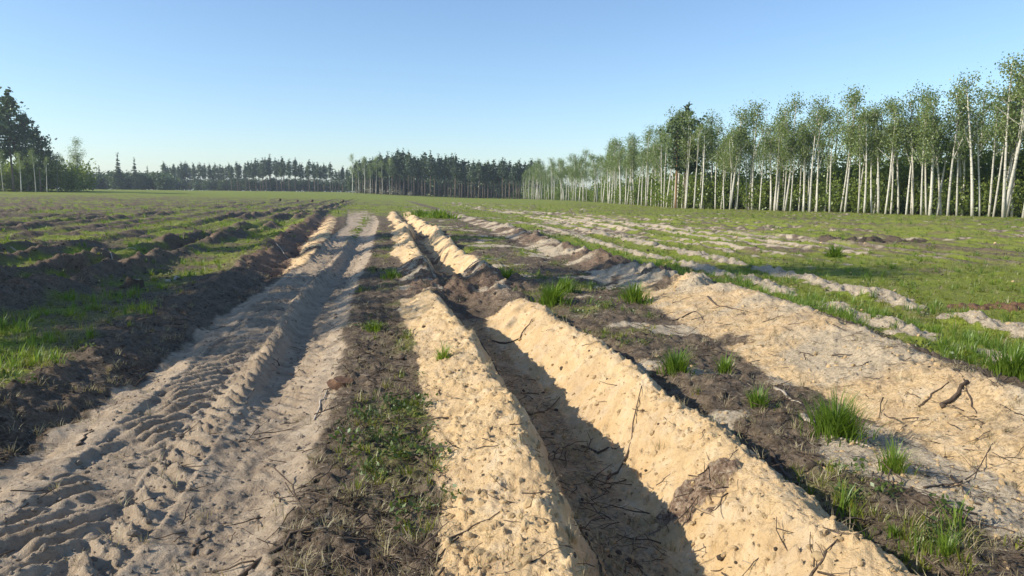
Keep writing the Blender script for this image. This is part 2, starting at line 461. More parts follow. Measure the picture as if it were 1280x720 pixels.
M_GROUND = ground_material()
M_GRASS = foliage_mat('green_grass', (.12, .145, .016), (.30, .315, .045), .5)
M_GRASS_FRESH = foliage_mat('fresh_grass', (.12, .20, .020), (.28, .38, .055), .55)
M_DRY = foliage_mat('dry_grass', (.22, .17, .09), (.46, .38, .23), .3)
M_HERB = foliage_mat('herb_leaf', (.05, .085, .018), (.15, .19, .045), .4)
M_ASPEN = foliage_mat('birch_leaf', (.13, .185, .055), (.29, .35, .12), .5)
M_PINE = foliage_mat('pine_needle', (.042, .070, .032), (.105, .145, .062), .3)
M_BUSH = foliage_mat('undergrowth_leaf', (.12, .17, .03), (.28, .34, .07), .5)
M_FARWOOD = foliage_mat('far_wood_leaf', (.05, .08, .034), (.12, .165, .065), .3)
M_DEAD = foliage_mat('dry_twig_haze', (.25, .22, .17), (.42, .38, .30), .1)
M_WHITEBARK = bark_mat('pale_birch_bark', [(.25, (.40, .36, .29)), (.5, (.62, .58, .49)), (.8, (.74, .70, .62))], (.10, .085, .065), 5, 1.5)
M_PINEBARK = bark_mat('pine_bark', [(.25, (.10, .075, .055)), (.55, (.22, .165, .12)), (.8, (.34, .26, .19))], None, 7, .5)
M_REDBARK = bark_mat('orange_pine_bark', [(.25, (.24, .13, .065)), (.6, (.42, .24, .12)), (.85, (.50, .32, .18))], None, 7, .6)
M_STICK = bark_mat('weathered_wood', [(.25, (.06, .043, .03)), (.55, (.14, .10, .07)), (.85, (.24, .185, .13))], None, 30)
M_PALEWOOD = bark_mat('bleached_wood', [(.25, (.34, .28, .20)), (.55, (.52, .44, .34)), (.85, (.66, .58, .47))], None, 25)
M_SANDCLOD = bark_mat('sand_clod', [(.25, (.45, .30, .15)), (.55, (.60, .43, .23)), (.85, (.70, .54, .32))], None, 25)
M_SOILCLOD = bark_mat('soil_clod', [(.25, (.045, .032, .022)), (.55, (.10, .075, .052)), (.85, (.19, .145, .10))], None, 25)
M_TRACKCLOD = bark_mat('track_clod', [(.25, (.21, .165, .12)), (.55, (.31, .25, .185)), (.85, (.40, .335, .25))], None, 25)
M_ROOT = bark_mat('torn_root_humus', [(.25, (.07, .038, .024)), (.55, (.19, .105, .06)), (.85, (.32, .20, .12))], None, 28)


# ------------------------------------------------------------------ mesh helpers
def mesh_np(name, V, polys, mat=None, smooth=False, mats=None, mat_idx=None):
    """polys: list of (k x n) int arrays, all faces of one array have n corners"""
    me = bpy.data.meshes.new(name)
    V = np.ascontiguousarray(V, np.float32)
    me.vertices.add(len(V)); me.vertices.foreach_set('co', V.ravel())
    polys = [np.asarray(p, np.int32) for p in polys if len(p)]
    nl = sum(p.size for p in polys); nf = sum(len(p) for p in polys)
    me.loops.add(nl); me.polygons.add(nf)
    me.loops.foreach_set('vertex_index', np.concatenate([p.ravel() for p in polys]))
    tot = np.concatenate([np.full(len(p), p.shape[1], np.int32) for p in polys])
    me.polygons.foreach_set('loop_start', np.concatenate([[0], np.cumsum(tot)[:-1]]).astype(np.int32))
    me.polygons.foreach_set('loop_total', tot)
    me.polygons.foreach_set('use_smooth', np.full(nf, smooth))
    for mm in (mats or ([mat] if mat else [])): me.materials.append(mm)
    if mat_idx is not None: me.polygons.foreach_set('material_index', np.asarray(mat_idx, np.int32))
    me.update(); me.validate()
    return me


class Geo:
    """collects tubes and faces for one mesh"""
    def __init__(s): s.V = []; s.F = []; s.T = []; s.n = 0
    def add(s, V, quads=(), tris=()):
        s.V.append(np.asarray(V, float))
        if len(quads): s.F.append(np.asarray(quads) + s.n)
        if len(tris): s.T.append(np.asarray(tris) + s.n)
        s.n += len(V)
    def tube(s, pts, rad, sides=6, cap=True, jitter=0):
        pts = np.asarray(pts, float); k = len(pts)
        rad = np.broadcast_to(np.asarray(rad, float), (k,))
        d = np.gradient(pts, axis=0); d /= np.linalg.norm(d, axis=1)[:, None] + 1e-9
        ref = np.array([0.31, .95, .05]) if abs(d[0][2]) > .6 else np.array([.05, .1, 1.0])
        a = np.cross(d, ref); a /= np.linalg.norm(a, axis=1)[:, None] + 1e-9
        b = np.cross(d, a)
        an = np.linspace(0, 2 * np.pi, sides, endpoint=False)
        rr = rad[:, None] * (1 + jitter * RNG.normal(size=(k, sides)))
        V = pts[:, None] + rr[..., None] * (np.cos(an)[None, :, None] * a[:, None] + np.sin(an)[None, :, None] * b[:, None])
        q = []
        for i in range(k - 1):
            for j in range(sides):
                q.append((i * sides + j, i * sides + (j + 1) % sides, (i + 1) * sides + (j + 1) % sides, (i + 1) * sides + j))
        V = V.reshape(-1, 3); t = []
        if cap:
            n0 = len(V); V = np.vstack([V, pts[0], pts[-1]])
            for j in range(sides):
                t.append((n0, (j + 1) % sides, j)); t.append((n0 + 1, (k - 1) * sides + j, (k - 1) * sides + (j + 1) % sides))
        s.add(V, q, t)
    def leaves(s, C, size, up=0.0, aspect=.6, rng=RNG):
        """rhombic leaf faces around centres C"""
        n = len(C); size = np.broadcast_to(size, (n,))
        a = rng.normal(size=(n, 3)); a[:, 2] += up; a /= np.linalg.norm(a, axis=1)[:, None]
        b = np.cross(a, rng.normal(size=(n, 3))); b /= np.linalg.norm(b, axis=1)[:, None]
        A = a * size[:, None] * .5; B = b * (size * aspect * .5)[:, None]
        V = np.stack([C - A, C + B, C + A, C - B], 1).reshape(-1, 3)
        s.add(V, np.arange(4 * n).reshape(n, 4))
    def mesh(s, name, mat, smooth=True):
        return mesh_np(name, np.vstack(s.V), [np.vstack(s.F) if s.F else [], np.vstack(s.T) if s.T else []], mat, smooth)


def tag(o, label=None, cat=None, group=None, kind=None):
    if label: o['label'] = label
    if cat: o['category'] = cat
    if group: o['group'] = group
    if kind: o['kind'] = kind
    return o


def link(name, me, parent=None, loc=(0, 0, 0), rot=(0, 0, 0), scale=(1, 1, 1)):
    o = bpy.data.objects.new(name, me)
    COL.objects.link(o)
    o.location = loc; o.rotation_euler = rot; o.scale = scale
    if parent: o.parent = parent
    return o


# ------------------------------------------------------------------ the ground
def geom(a, b, step):
    n = max(2, int(math.log(b / a) / math.log(1 + step)))
    return list(np.geomspace(a, b, n, endpoint=False))


def build_ground():
    R = np.array(geom(.25, 2.3, .07) + geom(2.3, 7, .0035) + geom(7, 14, .0044) + geom(14, 60, .0075) + geom(60, 400, .018) + geom(400, 3000, .1) + [3000.])
    T = np.concatenate([np.linspace(-180, -75, 40, endpoint=False), np.linspace(-75, -44, 70, endpoint=False),
                        np.linspace(-44, 44, 640, endpoint=False), np.linspace(44, 75, 70, endpoint=False),
                        np.linspace(75, 180, 40, endpoint=False)]) * math.pi / 180
    nr, ntt = len(R), len(T)
    rr, tt = np.meshgrid(R, T, indexing='ij')
    x = (rr * np.sin(tt)).ravel(); y = (rr * np.cos(tt)).ravel()
    z, u, mk = terrain(x, y)
    V = np.stack([x, y, z], 1)
    i, j = np.meshgrid(np.arange(nr - 1), np.arange(ntt), indexing='ij')
    j2 = (j + 1) % ntt
    Q = np.stack([i * ntt + j, i * ntt + j2, (i + 1) * ntt + j2, (i + 1) * ntt + j], -1).reshape(-1, 4)
    Q = Q[:, ::-1]
    # which piece of the setting each face belongs to
    fT = mk['inT'][Q].mean(1); fA = mk['inA'][Q].mean(1) * (y[Q[:, 0]] < 75); fB = mk['inB'][Q].mean(1) * (y[Q[:, 0]] < 60)
    reg = np.zeros(len(Q), int)
    reg[fB > .5] = 3; reg[fA > .5] = 2; reg[fT > .5] = 1
    c1 = np.stack([mk['sand'], mk['pale'], mk['track'], np.ones_like(x)], 1)
    c2 = np.stack([mk['green'], mk['rust'], mk['wet'], np.ones_like(x)], 1)
    names = [('ground', 'cleared forest ground with rows of grass, litter and old furrows', 'ground'),
             ('dirt_track', 'dry dirt track with tractor tyre prints and ruts', 'track'),
             ('furrow', 'deep fresh plough furrow in yellow sand beside the track', 'furrow'),
             ('furrow', 'broad sloping bank of yellow sand between heath litter and bright grass', 'furrow')]
    for k, (nm, lb, ct) in enumerate(names):
        q = Q[reg == k]
        used, inv = np.unique(q, return_inverse=True)
        polys = [inv.reshape(-1, 4)]
        me = mesh_np(nm, V[used], polys, M_GROUND, True)
        for an, cc in (('surface', c1), ('surface_more', c2)):
            at = me.attributes.new(an, 'FLOAT_COLOR', 'POINT')
            at.data.foreach_set('color', np.clip(cc[used], 0, 1).astype(np.float32).ravel())
        tag(link(nm, me), lb, ct, kind='structure')


build_ground()


# ------------------------------------------------------------------ scatter of uncountable stuff (geometry nodes)
def scatter(name, protos, P, rot, scl, idx, label, cat):
    me = bpy.data.meshes.new(name + '_points')
    me.vertices.add(len(P)); me.vertices.foreach_set('co', np.asarray(P, np.float32).ravel())
    a = me.attributes.new('rot', 'FLOAT_VECTOR', 'POINT'); a.data.foreach_set('vector', np.asarray(rot, np.float32).ravel())
    a = me.attributes.new('scl', 'FLOAT_VECTOR', 'POINT'); a.data.foreach_set('vector', np.asarray(scl, np.float32).ravel())
    a = me.attributes.new('idx', 'INT', 'POINT'); a.data.foreach_set('value', np.asarray(idx, np.int32))
    o = link(name, me)
    c = bpy.data.collections.new(name + '_pieces')
    for k, pm in enumerate(protos):
        po = bpy.data.objects.new('%s_piece_%02d' % (name, k), pm); c.objects.link(po)
    ng = bpy.data.node_groups.new(name + '_scatter', 'GeometryNodeTree')
    ng.interface.new_socket('Geometry', in_out='INPUT', socket_type='NodeSocketGeometry')
    ng.interface.new_socket('Geometry', in_out='OUTPUT', socket_type='NodeSocketGeometry')
    N = ng.nodes; L = ng.links
    gi = N.new('NodeGroupInput'); go = N.new('NodeGroupOutput')
    iop = N.new('GeometryNodeInstanceOnPoints')
    ci = N.new('GeometryNodeCollectionInfo'); ci.inputs['Collection'].default_value = c
    ci.inputs['Separate Children'].default_value = True; ci.inputs['Reset Children'].default_value = True
    L.new(gi.outputs[0], iop.inputs['Points']); L.new(ci.outputs[0], iop.inputs['Instance'])
    iop.inputs['Pick Instance'].default_value = True
    for an, ty, sock in (('rot', 'FLOAT_VECTOR', 'Rotation'), ('scl', 'FLOAT_VECTOR', 'Scale'), ('idx', 'INT', 'Instance Index')):
        na = N.new('GeometryNodeInputNamedAttribute'); na.data_type = ty; na.inputs[0].default_value = an
        if sock == 'Rotation':
            e = N.new('FunctionNodeEulerToRotation'); L.new(na.outputs[0], e.inputs[0]); L.new(e.outputs[0], iop.inputs[sock])
        else:
            L.new(na.outputs[0], iop.inputs[sock])
    L.new(iop.outputs[0], go.inputs[0])
    md = o.modifiers.new('scatter', 'NODES'); md.node_group = ng
    tag(o, label, cat, kind='stuff')
    return o


def grass_tuft_mesh(name, n, h, spread, mat, rng, w=.006, lean=.5, segs=3):
    g = Geo()
    for _ in range(n):
        a = rng.uniform(0, 2 * np.pi); q = min(1.3, abs(rng.normal(0, .55))); r = spread * q
        base = np.array([r * math.cos(a), r * math.sin(a), -.01])
        a2 = a + rng.normal(0, .7); hh = h * rng.uniform(.35, 1.12) * (1.05 - .45 * q); ln = lean * rng.uniform(.2, 1.2) * hh
        d = np.array([math.cos(a2), math.sin(a2), 0]); sd_ = np.array([-d[1], d[0], 0]) * w * rng.uniform(.7, 1.4)
        V = []
        for k in range(segs + 1):
            t = k / segs
            c = base + d * ln * t ** 1.8 + np.array([0, 0, hh * (t - .22 * t * t * (ln / hh))])
            ww = (1 - t) ** .7
            if k < segs: V += [c - sd_ * ww, c + sd_ * ww]
            else: V.append(c)
        q = [(2 * k, 2 * k + 1, 2 * k + 3, 2 * k + 2) for k in range(segs - 1)]
        g.add(V, q, [(2 * segs - 2, 2 * segs - 1, 2 * segs)])
    return g.mesh(name, mat, True)


def herb_mesh(name, n, size, h, mat, rng):
    g = Geo()
    a = rng.uniform(0, 2 * np.pi, n); r = size * np.sqrt(rng.uniform(0, 1, n))
    C = np.stack([r * np.cos(a), r * np.sin(a), rng.uniform(.01, h, n)], 1)
    g.leaves(C, rng.uniform(.014, .036, n), 0.2, .6, rng)
    for k in range(3): g.tube([[0, 0, -.02], C[k] * .5, C[k]], [.003, .002, .001], 3, False)
    return g.mesh(name, mat, False)


def clod_mesh(name, mat, rng, sub=2):
    import bmesh
    bm = bmesh.new(); bmesh.ops.create_icosphere(bm, subdivisions=sub, radius=1)
    for v in bm.verts: v.co *= rng.uniform(.8, 1.15); v.co.x *= 1.25; v.co.z *= .72
    me = bpy.data.meshes.new(name); bm.to_mesh(me); bm.free(); me.materials.append(mat)
    return me


def twig_mesh(name, mat, rng, L=1.0, r=.018, k=5, bend=.12, forks=0):
    g = Geo()
    t = np.linspace(-.5, .5, k)
    pts = np.stack([t * L, np.cumsum(rng.normal(0, bend / k, k)), .02 + np.abs(np.cumsum(rng.normal(0, bend / k * .6, k)))], 1)
    g.tube(pts, np.linspace(r, r * .35, k), 4, True)
    for _ in range(forks):
        i = rng.integers(1, k - 1)
        d = np.array([rng.uniform(.15, .3), rng.choice([-1, 1]) * rng.uniform(.1, .25), rng.uniform(0, .12)])
        g.tube([pts[i], pts[i] + d * .5, pts[i] + d], [r * .5, r * .4, r * .2], 3, False)
    return g.mesh(name, mat, True)


def polar(n, r0, r1, half=52):
    r = np.exp(RNG.uniform(math.log(r0), math.log(r1), n)); t = np.radians(RNG.uniform(-half, half, n))
    return r * np.sin(t), r * np.cos(t), r


def lay(x, y, keep, z, sc, tilt, nproto, flat=1.0, sink=0.0, idx=None):
    k = keep
    n = int(k.sum())
    P = np.stack([x[k], y[k], z[k] - sink], 1)
    rot = np.stack([RNG.normal(0, tilt, n), RNG.normal(0, tilt, n), RNG.uniform(0, 2 * np.pi, n)], 1)
    s = sc[k]; S = np.stack([s, s, s * flat], 1)
    ix = RNG.integers(0, nproto, n) if idx is None else idx[k]
    return P, rot, S, ix


def build_scatter():
    rng = np.random.default_rng(21)
    # grass
    short = [grass_tuft_mesh('short_grass', 16, .10, .07, M_GRASS, rng, .004, .7, 2) for _ in range(4)]
    long_ = [grass_tuft_mesh('long_grass', 22, .24, .09, M_GRASS_FRESH, rng, .005, .6, 3) for _ in range(4)]
    dry = [grass_tuft_mesh('dry_grass', 12, .13, .09, M_DRY, rng, .003, 1.2, 2) for _ in range(3)]
    x, y, r = polar(120000, 2.2, 120)
    z, u, m = terrain(x, y)
    bare = np.clip(m['sand'] + m['pale'] + m['track'], 0, 1)
    rnd = RNG.uniform(0, 1, len(x))
    clump = ss(-.15, .45, fbm(x, y, .8, 3, 141))
    strip = band(u, 4.1, 5.6, .4) * (y < 30)
    on_litter = (u > -2.1) & (u < -.9)
    p_green = np.clip(m['green'], 0, 1) * np.where(on_litter, .45, 1) * (1 - bare) * (.25 + .75 * clump) * .85
    keep = rnd < p_green
    grow = 1 + .9 * ss(15, 80, r)
    sc = RNG.uniform(.6, 1.35, len(x)) * grow
    isl = ~on_litter & (RNG.uniform(0, 1, len(x)) < np.clip(.12 + .75 * strip + .35 * (u < -5) * clump, 0, 1))
    isdry = RNG.uniform(0, 1, len(x)) < .16
    idx = np.where(isl, 4 + RNG.integers(0, 4, len(x)), np.where(isdry, 8 + RNG.integers(0, 3, len(x)), RNG.integers(0, 4, len(x))))
    far = np.where(isl, .8, 1.0)
    scatter('grass', short + long_ + dry, *lay(x, y, keep, z, sc * far, .12, 11, idx=idx), 'green and straw coloured grass growing over the cleared field', 'grass')
    # low herbs and moss plants on litter strips
    herbs = [herb_mesh('herb', 34, .09, .07, M_HERB, rng) for _ in range(4)]
    x, y, r = polar(22000, 2.2, 45)
    z, u, m = terrain(x, y)
    keep = RNG.uniform(0, 1, len(x)) < np.clip(m['green'] * 1.3 * (np.abs(u) < 4.5) + .25 * m['green'], 0, 1) * (1 - np.clip(m['sand'] + m['pale'] + m['track'], 0, 1)) * ss(-.2, .3, fbm(x, y, .5, 2, 151)) * .75
    scatter('ground_herbs', herbs, *lay(x, y, keep, z, RNG.uniform(.5, 1.4, len(x)) * (1 + .6 * ss(10, 40, r)), .15, 4), 'small leafy herbs creeping over the dark litter', 'herbs')
    # litter: twigs and dry bits
    tw = [twig_mesh('litter_twig', M_STICK, rng, 1, .02, 5, .2, f) for f in (0, 1, 2)] + [twig_mesh('litter_twig', M_PALEWOOD, rng, 1, .02, 4, .15, 0)] + dry[:2]
    x, y, r = polar(60000, 2.2, 45)
    z, u, m = terrain(x, y)
    soil = np.clip(1 - m['sand'] - m['pale'] - m['track'], 0, 1)
    p = np.clip(soil * (.55 * (np.abs(u) < 4) + .4 * ((u > -5.2) & (u < -3.9)) + .10) + .07 * m['sand'] + .16 * m['pale'] + .14 * m['inB'] + .06 * m['track'] + .25 * m['rust'] + .12 * (m['wet'] > .5) * m['inA'], 0, 1)
    keep = RNG.uniform(0, 1, len(x)) < p * .8
    scl = RNG.lognormal(-2.15, .5, len(x)) * (1 + .5 * ss(8, 30, r))
    ix = RNG.choice(6, len(x), p=[.3, .2, .16, .10, .12, .12])
    scl = np.where(ix > 3, .4 + scl * 2, np.where(ix == 3, np.minimum(scl, .11), np.minimum(scl, .3)))
    scatter('litter', tw, *lay(x, y, keep, z + .004, np.clip(scl, .02, .8), .25, 6, idx=ix), 'broken twigs, bark crumbs and dry grass strewn over the ground', 'litter')
    # crumbs
    cs = [clod_mesh('sand_crumb', M_SANDCLOD, rng) for _ in range(2)] + [clod_mesh('soil_crumb', M_SOILCLOD, rng) for _ in range(2)] + [clod_mesh('track_crumb', M_TRACKCLOD, rng) for _ in range(2)]
    x, y, r = polar(70000, 2.2, 40)
    z, u, m = terrain(x, y)
    sandy = np.clip(m['sand'] + m['pale'], 0, 1)
    trk = m['track'] > .5
    kind = np.where(trk, 2, np.where(RNG.uniform(0, 1, len(x)) < sandy * .88, 0, 1))
    p = np.where(kind == 0, .42, np.where(kind == 1, .45, .22 + .35 * m['wet'])) * np.where((kind == 1), np.where(sandy > .5, .22, np.clip(1 - m['green'], .15, 1)), 1)
    keep = RNG.uniform(0, 1, len(x)) < p
    scl = np.clip(RNG.lognormal(-4.8, .5, len(x)), .004, .024) * (1 + .8 * ss(6, 30, r))
    idx = kind * 2 + RNG.integers(0, 2, len(x))
    scatter('soil_crumbs', cs, *lay(x, y, keep, z, scl, .6, 6, idx=idx, sink=.002), 'crumbs and small clods of sand and soil', 'soil crumbs')


build_scatter()


# ------------------------------------------------------------------ trees
def birch_parts(seed, h, dense=1.0, fork=False, leaf=.19, spread=1.0, cb=.55):
    rng = np.random.default_rng(seed)
    g = Geo(); k = 9
    t = np.linspace(0, 1, k)
    ph = rng.uniform(0, 6.28)
    off = np.stack([np.sin(t * 2.4 + ph) - math.sin(ph), np.cos(t * 2.0 + ph) - math.cos(ph)], 1) * rng.uniform(.1, .3)
    pts = np.column_stack([off, t * h])
    r0 = h * rng.uniform(.0062, .0118)
    g.tube(pts, r0 * (1.12 - t) ** .8 + .012, 7)
    lv = Geo(); C = []
    limbs = []
    if fork:
        i = 4
        d = np.array([rng.normal(0, .12), rng.normal(0, .12), 1.0]) * h * .42; d[0] += rng.choice([-1, 1]) * .1 * h
        limbs.append(np.array([pts[i] + d * s + np.array([0, 0, -.03 * h * math.sin(3.1 * s)]) for s in np.linspace(0, 1, 5)]))
        g.tube(limbs[-1], np.linspace(r0 * .6, .02, 5), 6)
    nl = rng.integers(9, 14)
    for _ in range(nl):
        s = rng.uniform(cb, .97); p0 = np.array([np.interp(s, t, pts[:, j]) for j in range(3)])
        a = rng.uniform(0, 6.28); el = rng.uniform(.5, 1.1)
        L = h * rng.uniform(.07, .22) * (1.25 - .65 * (s - cb) / (1 - cb)) * spread
        d = np.array([math.cos(a) * math.cos(el), math.sin(a) * math.cos(el), math.sin(el)])
        lp = np.array([p0 + d * L * q + np.array([0, 0, .12 * L * q * q]) for q in (0, .4, .75, 1)])
        limbs.append(lp); g.tube(lp, np.linspace(r0 * .32, .012, 4), 4, False)
    for lp in limbs:
        for q in np.linspace(.35, 1.0, 4):
            ii = q * (len(lp) - 1); a = int(min(ii, len(lp) - 2)); c = lp[a] + (lp[a + 1] - lp[a]) * (ii - a)
            if c[2] < h * (cb - .05): continue
            n = int(rng.integers(20, 52) * dense)
            C.append(c + rng.normal(0, 1, (n, 3)) * np.array([.40, .40, .50]) * h / 13 * spread)
    n = int(90 * dense)
    C.append(pts[-1] + rng.normal(0, 1, (n, 3)) * np.array([.4, .4, .5]) * h / 13 - [0, 0, .3])
    C = np.vstack(C)
    lv.leaves(C, rng.uniform(.6, 1.3, len(C)) * leaf, 0, .7, rng)
    return g.mesh('birch_trunk', M_WHITEBARK), lv.mesh('birch_crown', M_ASPEN, False)


def pine_parts(seed, h, cb=.55, wid=.13, leaf=.42, bark=None, dense=1.0, pointed=.0):
    rng = np.random.default_rng(seed)
    g = Geo(); k = 7; t = np.linspace(0, 1, k)
    pts = np.column_stack([rng.normal(0, .006 * h, k).cumsum() * .5, rng.normal(0, .006 * h, k).cumsum() * .5, t * h])
    r0 = h * .0115
    g.tube(pts, r0 * (1.1 - t) ** .8 + .015, 6)
    lv = Geo(); C = []; S = []
    nw = int(8 + (1 - cb) * 14)
    for w in range(nw):
        s = cb + (1 - cb) * (w + rng.uniform(0, .6)) / nw
        q = (s - cb) / (1 - cb)
        rad = h * wid * ((1 - q) ** .8 if pointed else (math.sin(math.pi * min(1, .22 + q * .80)) ** .7)) * rng.uniform(.75, 1.15)
        for _ in range(rng.integers(3, 6)):
            a = rng.uniform(0, 6.28)
            L = rad * rng.uniform(.55, 1.1)
            p0 = np.array([np.interp(min(s, .99), t, pts[:, j]) for j in range(3)])
            d = np.array([math.cos(a), math.sin(a), rng.uniform(-.1, .35) if not pointed else rng.uniform(-.35, .1)])
            lp = np.array([p0, p0 + d * L * .55, p0 + d * L + [0, 0, .12 * L]])
            g.tube(lp, [r0 * .28, r0 * .18, .012], 3, False)
            n = int(rng.integers(16, 28) * dense)
            qq = rng.uniform(.3, 1.05, n)[:, None]
            C.append(p0 + d * L * qq + rng.normal(0, 1, (n, 3)) * np.array([.22, .22, .13]) * rad)
    C.append(pts[-1] + rng.normal(0, 1, (18, 3)) * np.array([.02, .02, .03]) * h)
    C = np.vstack(C)
    lv.leaves(C, rng.uniform(.6, 1.3, len(C)) * leaf * h / 18, 0, .75, rng)
    return g.mesh('pine_trunk', bark or M_PINEBARK), lv.mesh('pine_crown', M_PINE, False)


def bush_mesh(seed, h, n, leaf, mat):
    rng = np.random.default_rng(seed); g = Geo(); C = []
    for _ in range(9):
        a = rng.uniform(0, 6.28); q = rng.uniform(.3, 1)
        tip = np.array([math.cos(a) * .32 * h * rng.uniform(.3, 1), math.sin(a) * .32 * h * rng.uniform(.3, 1), h * q])
        C.append(tip * rng.uniform(.5, 1.0, (n // 9, 1)) + rng.normal(0, 1, (n // 9, 3)) * h * np.array([.10, .10, .09]))
    C = np.vstack(C); C[:, 2] = np.abs(C[:, 2])
    g.leaves(C, rng.uniform(.6, 1.3, len(C)) * leaf, 0, .7, rng)
    return g.mesh('bush_leaves', mat, False)


PENDING = []


def settle_trees():
    P = np.array([(x, y) for _, x, y in PENDING])
    z = ground_z(P[:, 0], P[:, 1])
    for (e, x, y), zz in zip(PENDING, z): e.location = (x, y, zz - .12)


def put_tree(name, parts, x, y, z, rotz, sc, label, cat, group=None, lean=(0, 0)):
    e = bpy.data.objects.new(name, None); COL.objects.link(e)
    e.empty_display_size = .5
    PENDING.append((e, x, y)); e.rotation_euler = (lean[0], lean[1], rotz); e.scale = (sc, sc, sc)
    tag(e, label, cat, group)
    link('trunk', parts[0], e); link('crown', parts[1], e)
    return e


def at_px(px, d):
    """a ground point d metres away in the direction of column px"""
    k = (px - 640) / FPX
    return k * d * 1.0, d


def build_trees():
    rng = np.random.default_rng(5)
    birches = [birch_parts(300 + i, 12.0, dense=(.8, 1.1, 1.0, .7, 1.2, .9, 1.0, .6)[i], fork=(i % 3 == 1), spread=(.85, 1.1, 1, .8, 1.15, .95, 1.0, .9)[i], cb=(.5, .46, .56, .52, .48, .58, .5, .54)[i]) for i in range(8)]
    pines = [pine_parts(400 + i, 17.0, cb=.5 + .02 * (i % 3), wid=.125, leaf=.55) for i in range(5)]
    spruces = [pine_parts(420, 15.0, cb=.08, wid=.15, pointed=1, dense=1.6, leaf=.5)]
    bigpines = [pine_parts(430 + i, 20.0, cb=.36, wid=.20, leaf=.62, dense=1.7) for i in range(3)]
    redpine = [pine_parts(440, 15.0, cb=.5, wid=.11, bark=M_REDBARK)]
    # --- birch edge of the clearing
    bx = np.array([640, 660, 700, 740, 780, 850, 980, 1100, 1280, 1400, 1560]); bd = np.array([275, 255, 215, 175, 132, 97, 86, 77, 69, 64, 60.])
    items = []
    px = 655.0
    while px < 1440:
        d0 = np.interp(px, bx, bd)
        items.append((px + rng.uniform(-4, 4), d0 * (1 + rng.uniform(0, .04)), 0))
        px += (rng.uniform(.12, .4) if rng.uniform() < .4 else rng.uniform(.5, 1.5)) * 1500 / d0 * .44 * (1 if px < 1290 else 2.2)
    px = 650.0
    while px < 1420:
        d0 = np.interp(px, bx, bd)
        items.append((px, d0 * (1.05 + rng.uniform(0, .16)), 1)); px += rng.uniform(.4, 1.6) * 1500 / d0 * .8 * (1 if px < 1290 else 3)
    for (px, d, depth) in items:
        x, y = at_px(px, d)
        i = int(rng.integers(0, 8))
        sc = rng.uniform(.70, 1.06) * (1.0 if depth == 0 else .97)
        if px > 1200: sc *= 1.16
        lean = (rng.normal(0, .03), rng.normal(.015, .04) + (.07 if px > 1040 and rng.uniform() < .5 else 0))
        leaning = lean[1] > .075
        lb = '%s white birch%s with %s crown, %s' % (
            'leaning' if leaning else 'short' if sc < .85 else 'tall' if sc > .97 else 'slender', ' forking midway' if i % 3 == 1 else '',
            ('sparse', 'broad', 'rounded', 'narrow', 'dense', 'light', 'full', 'thin')[i], 'second row of forest edge' if depth else 'first row along the grass')
        put_tree('birch_tree', birches[i], x, y, None, rng.uniform(0, 6.28), sc, lb, 'birch tree', 'birches along the edge of the clearing', lean)
    # the darker conifer standing out of the birches and the red stemmed pine at its foot
    x, y = at_px(853, 100); put_tree('pine_tree', bigpines[0], x, y, None, 1, .67, 'dark conifer rising above the birches beside a reddish pine stem', 'pine tree')
    x, y = at_px(842, 99); put_tree('pine_tree', redpine[0], x, y, None, 2, .72, 'pine with reddish stem among the white birches', 'pine tree')
    # tall tree at the side whose branch tips reach into the sky
    tall = birch_parts(350, 19.0, dense=1.3, spread=1.0, cb=.5)
    x, y = at_px(1345, 62); put_tree('birch_tree', tall, x, y, None, .4, .98, 'very tall birch overtopping the whole forest edge', 'birch tree')
    # undergrowth behind the birches
    bushes = [bush_mesh(500 + i, 5.0, 520, .34, M_BUSH) for i in range(4)]
    n = 620
    px = rng.uniform(640, 1500, n); d0 = np.interp(px, bx, bd) * (1.06 + rng.uniform(0, .22, n))
    x = (px - 640) / FPX * d0; y = d0
    s = rng.uniform(.6, 1.45, n) * (.9 + .3 * ss(900, 1280, px)); z = ground_z(x, y) - .2
    n2 = 420; px2 = rng.uniform(660, 1500, n2); d2 = np.interp(px2, bx, bd) * (1.03 + rng.uniform(0, .05, n2))
    x = np.r_[x, (px2 - 640) / FPX * d2]; y = np.r_[y, d2]; s = np.r_[s, np.where(rng.uniform(0, 1, n2) < .4, rng.uniform(.12, .38, n2), rng.uniform(.5, .95, n2))]; z = np.r_[z, ground_z(x[n:], y[n:]) - .05]
    N = len(x)
    scatter('undergrowth', bushes, np.stack([x, y, z], 1), np.stack([np.zeros(N), np.zeros(N), rng.uniform(0, 6.28, N)], 1), np.stack([s, s, s], 1), rng.integers(0, 4, N), 'dense green bushes filling the wood behind the birch trunks', 'undergrowth')

    # --- pine wall across the clearing
    def wall(p0, p1, d0, d1, hfun, step, rows, label, label2, group, kinds, base, jit=.03):
        for rw in range(rows):
            px = p0
            while px < p1:
                t = (px - p0) / (p1 - p0)
                d = (d0 + (d1 - d0) * t) * (1 + .035 * rw + rng.uniform(0, jit))
                x, y = at_px(px, d)
                h = hfun(px) * rng.uniform(.86, 1.1)
                pr = kinds[int(rng.integers(0, len(kinds)))]
                put_tree('pine_tree', pr, x, y, None, rng.uniform(0, 6.28), h / base, (label if rw == 0 else label2) % ('short' if h < 14 else 'very tall' if h > 19.5 else 'tall'), 'pine tree', group, (rng.normal(0, .012), rng.normal(0, .012)))
                px += step * rng.uniform(.5, 1.5)
    wall(446, 672, 300, 275, lambda p: np.interp(p, [440, 465, 500, 545, 580, 620, 670], [11, 14.5, 17, 16.2, 14, 13.5, 13.5]), 4.4, 2, '%s dark pine in front of the pine wall across the clearing', '%s dark pine behind the front of the pine wall', 'pine wall across the clearing', pines, 17)
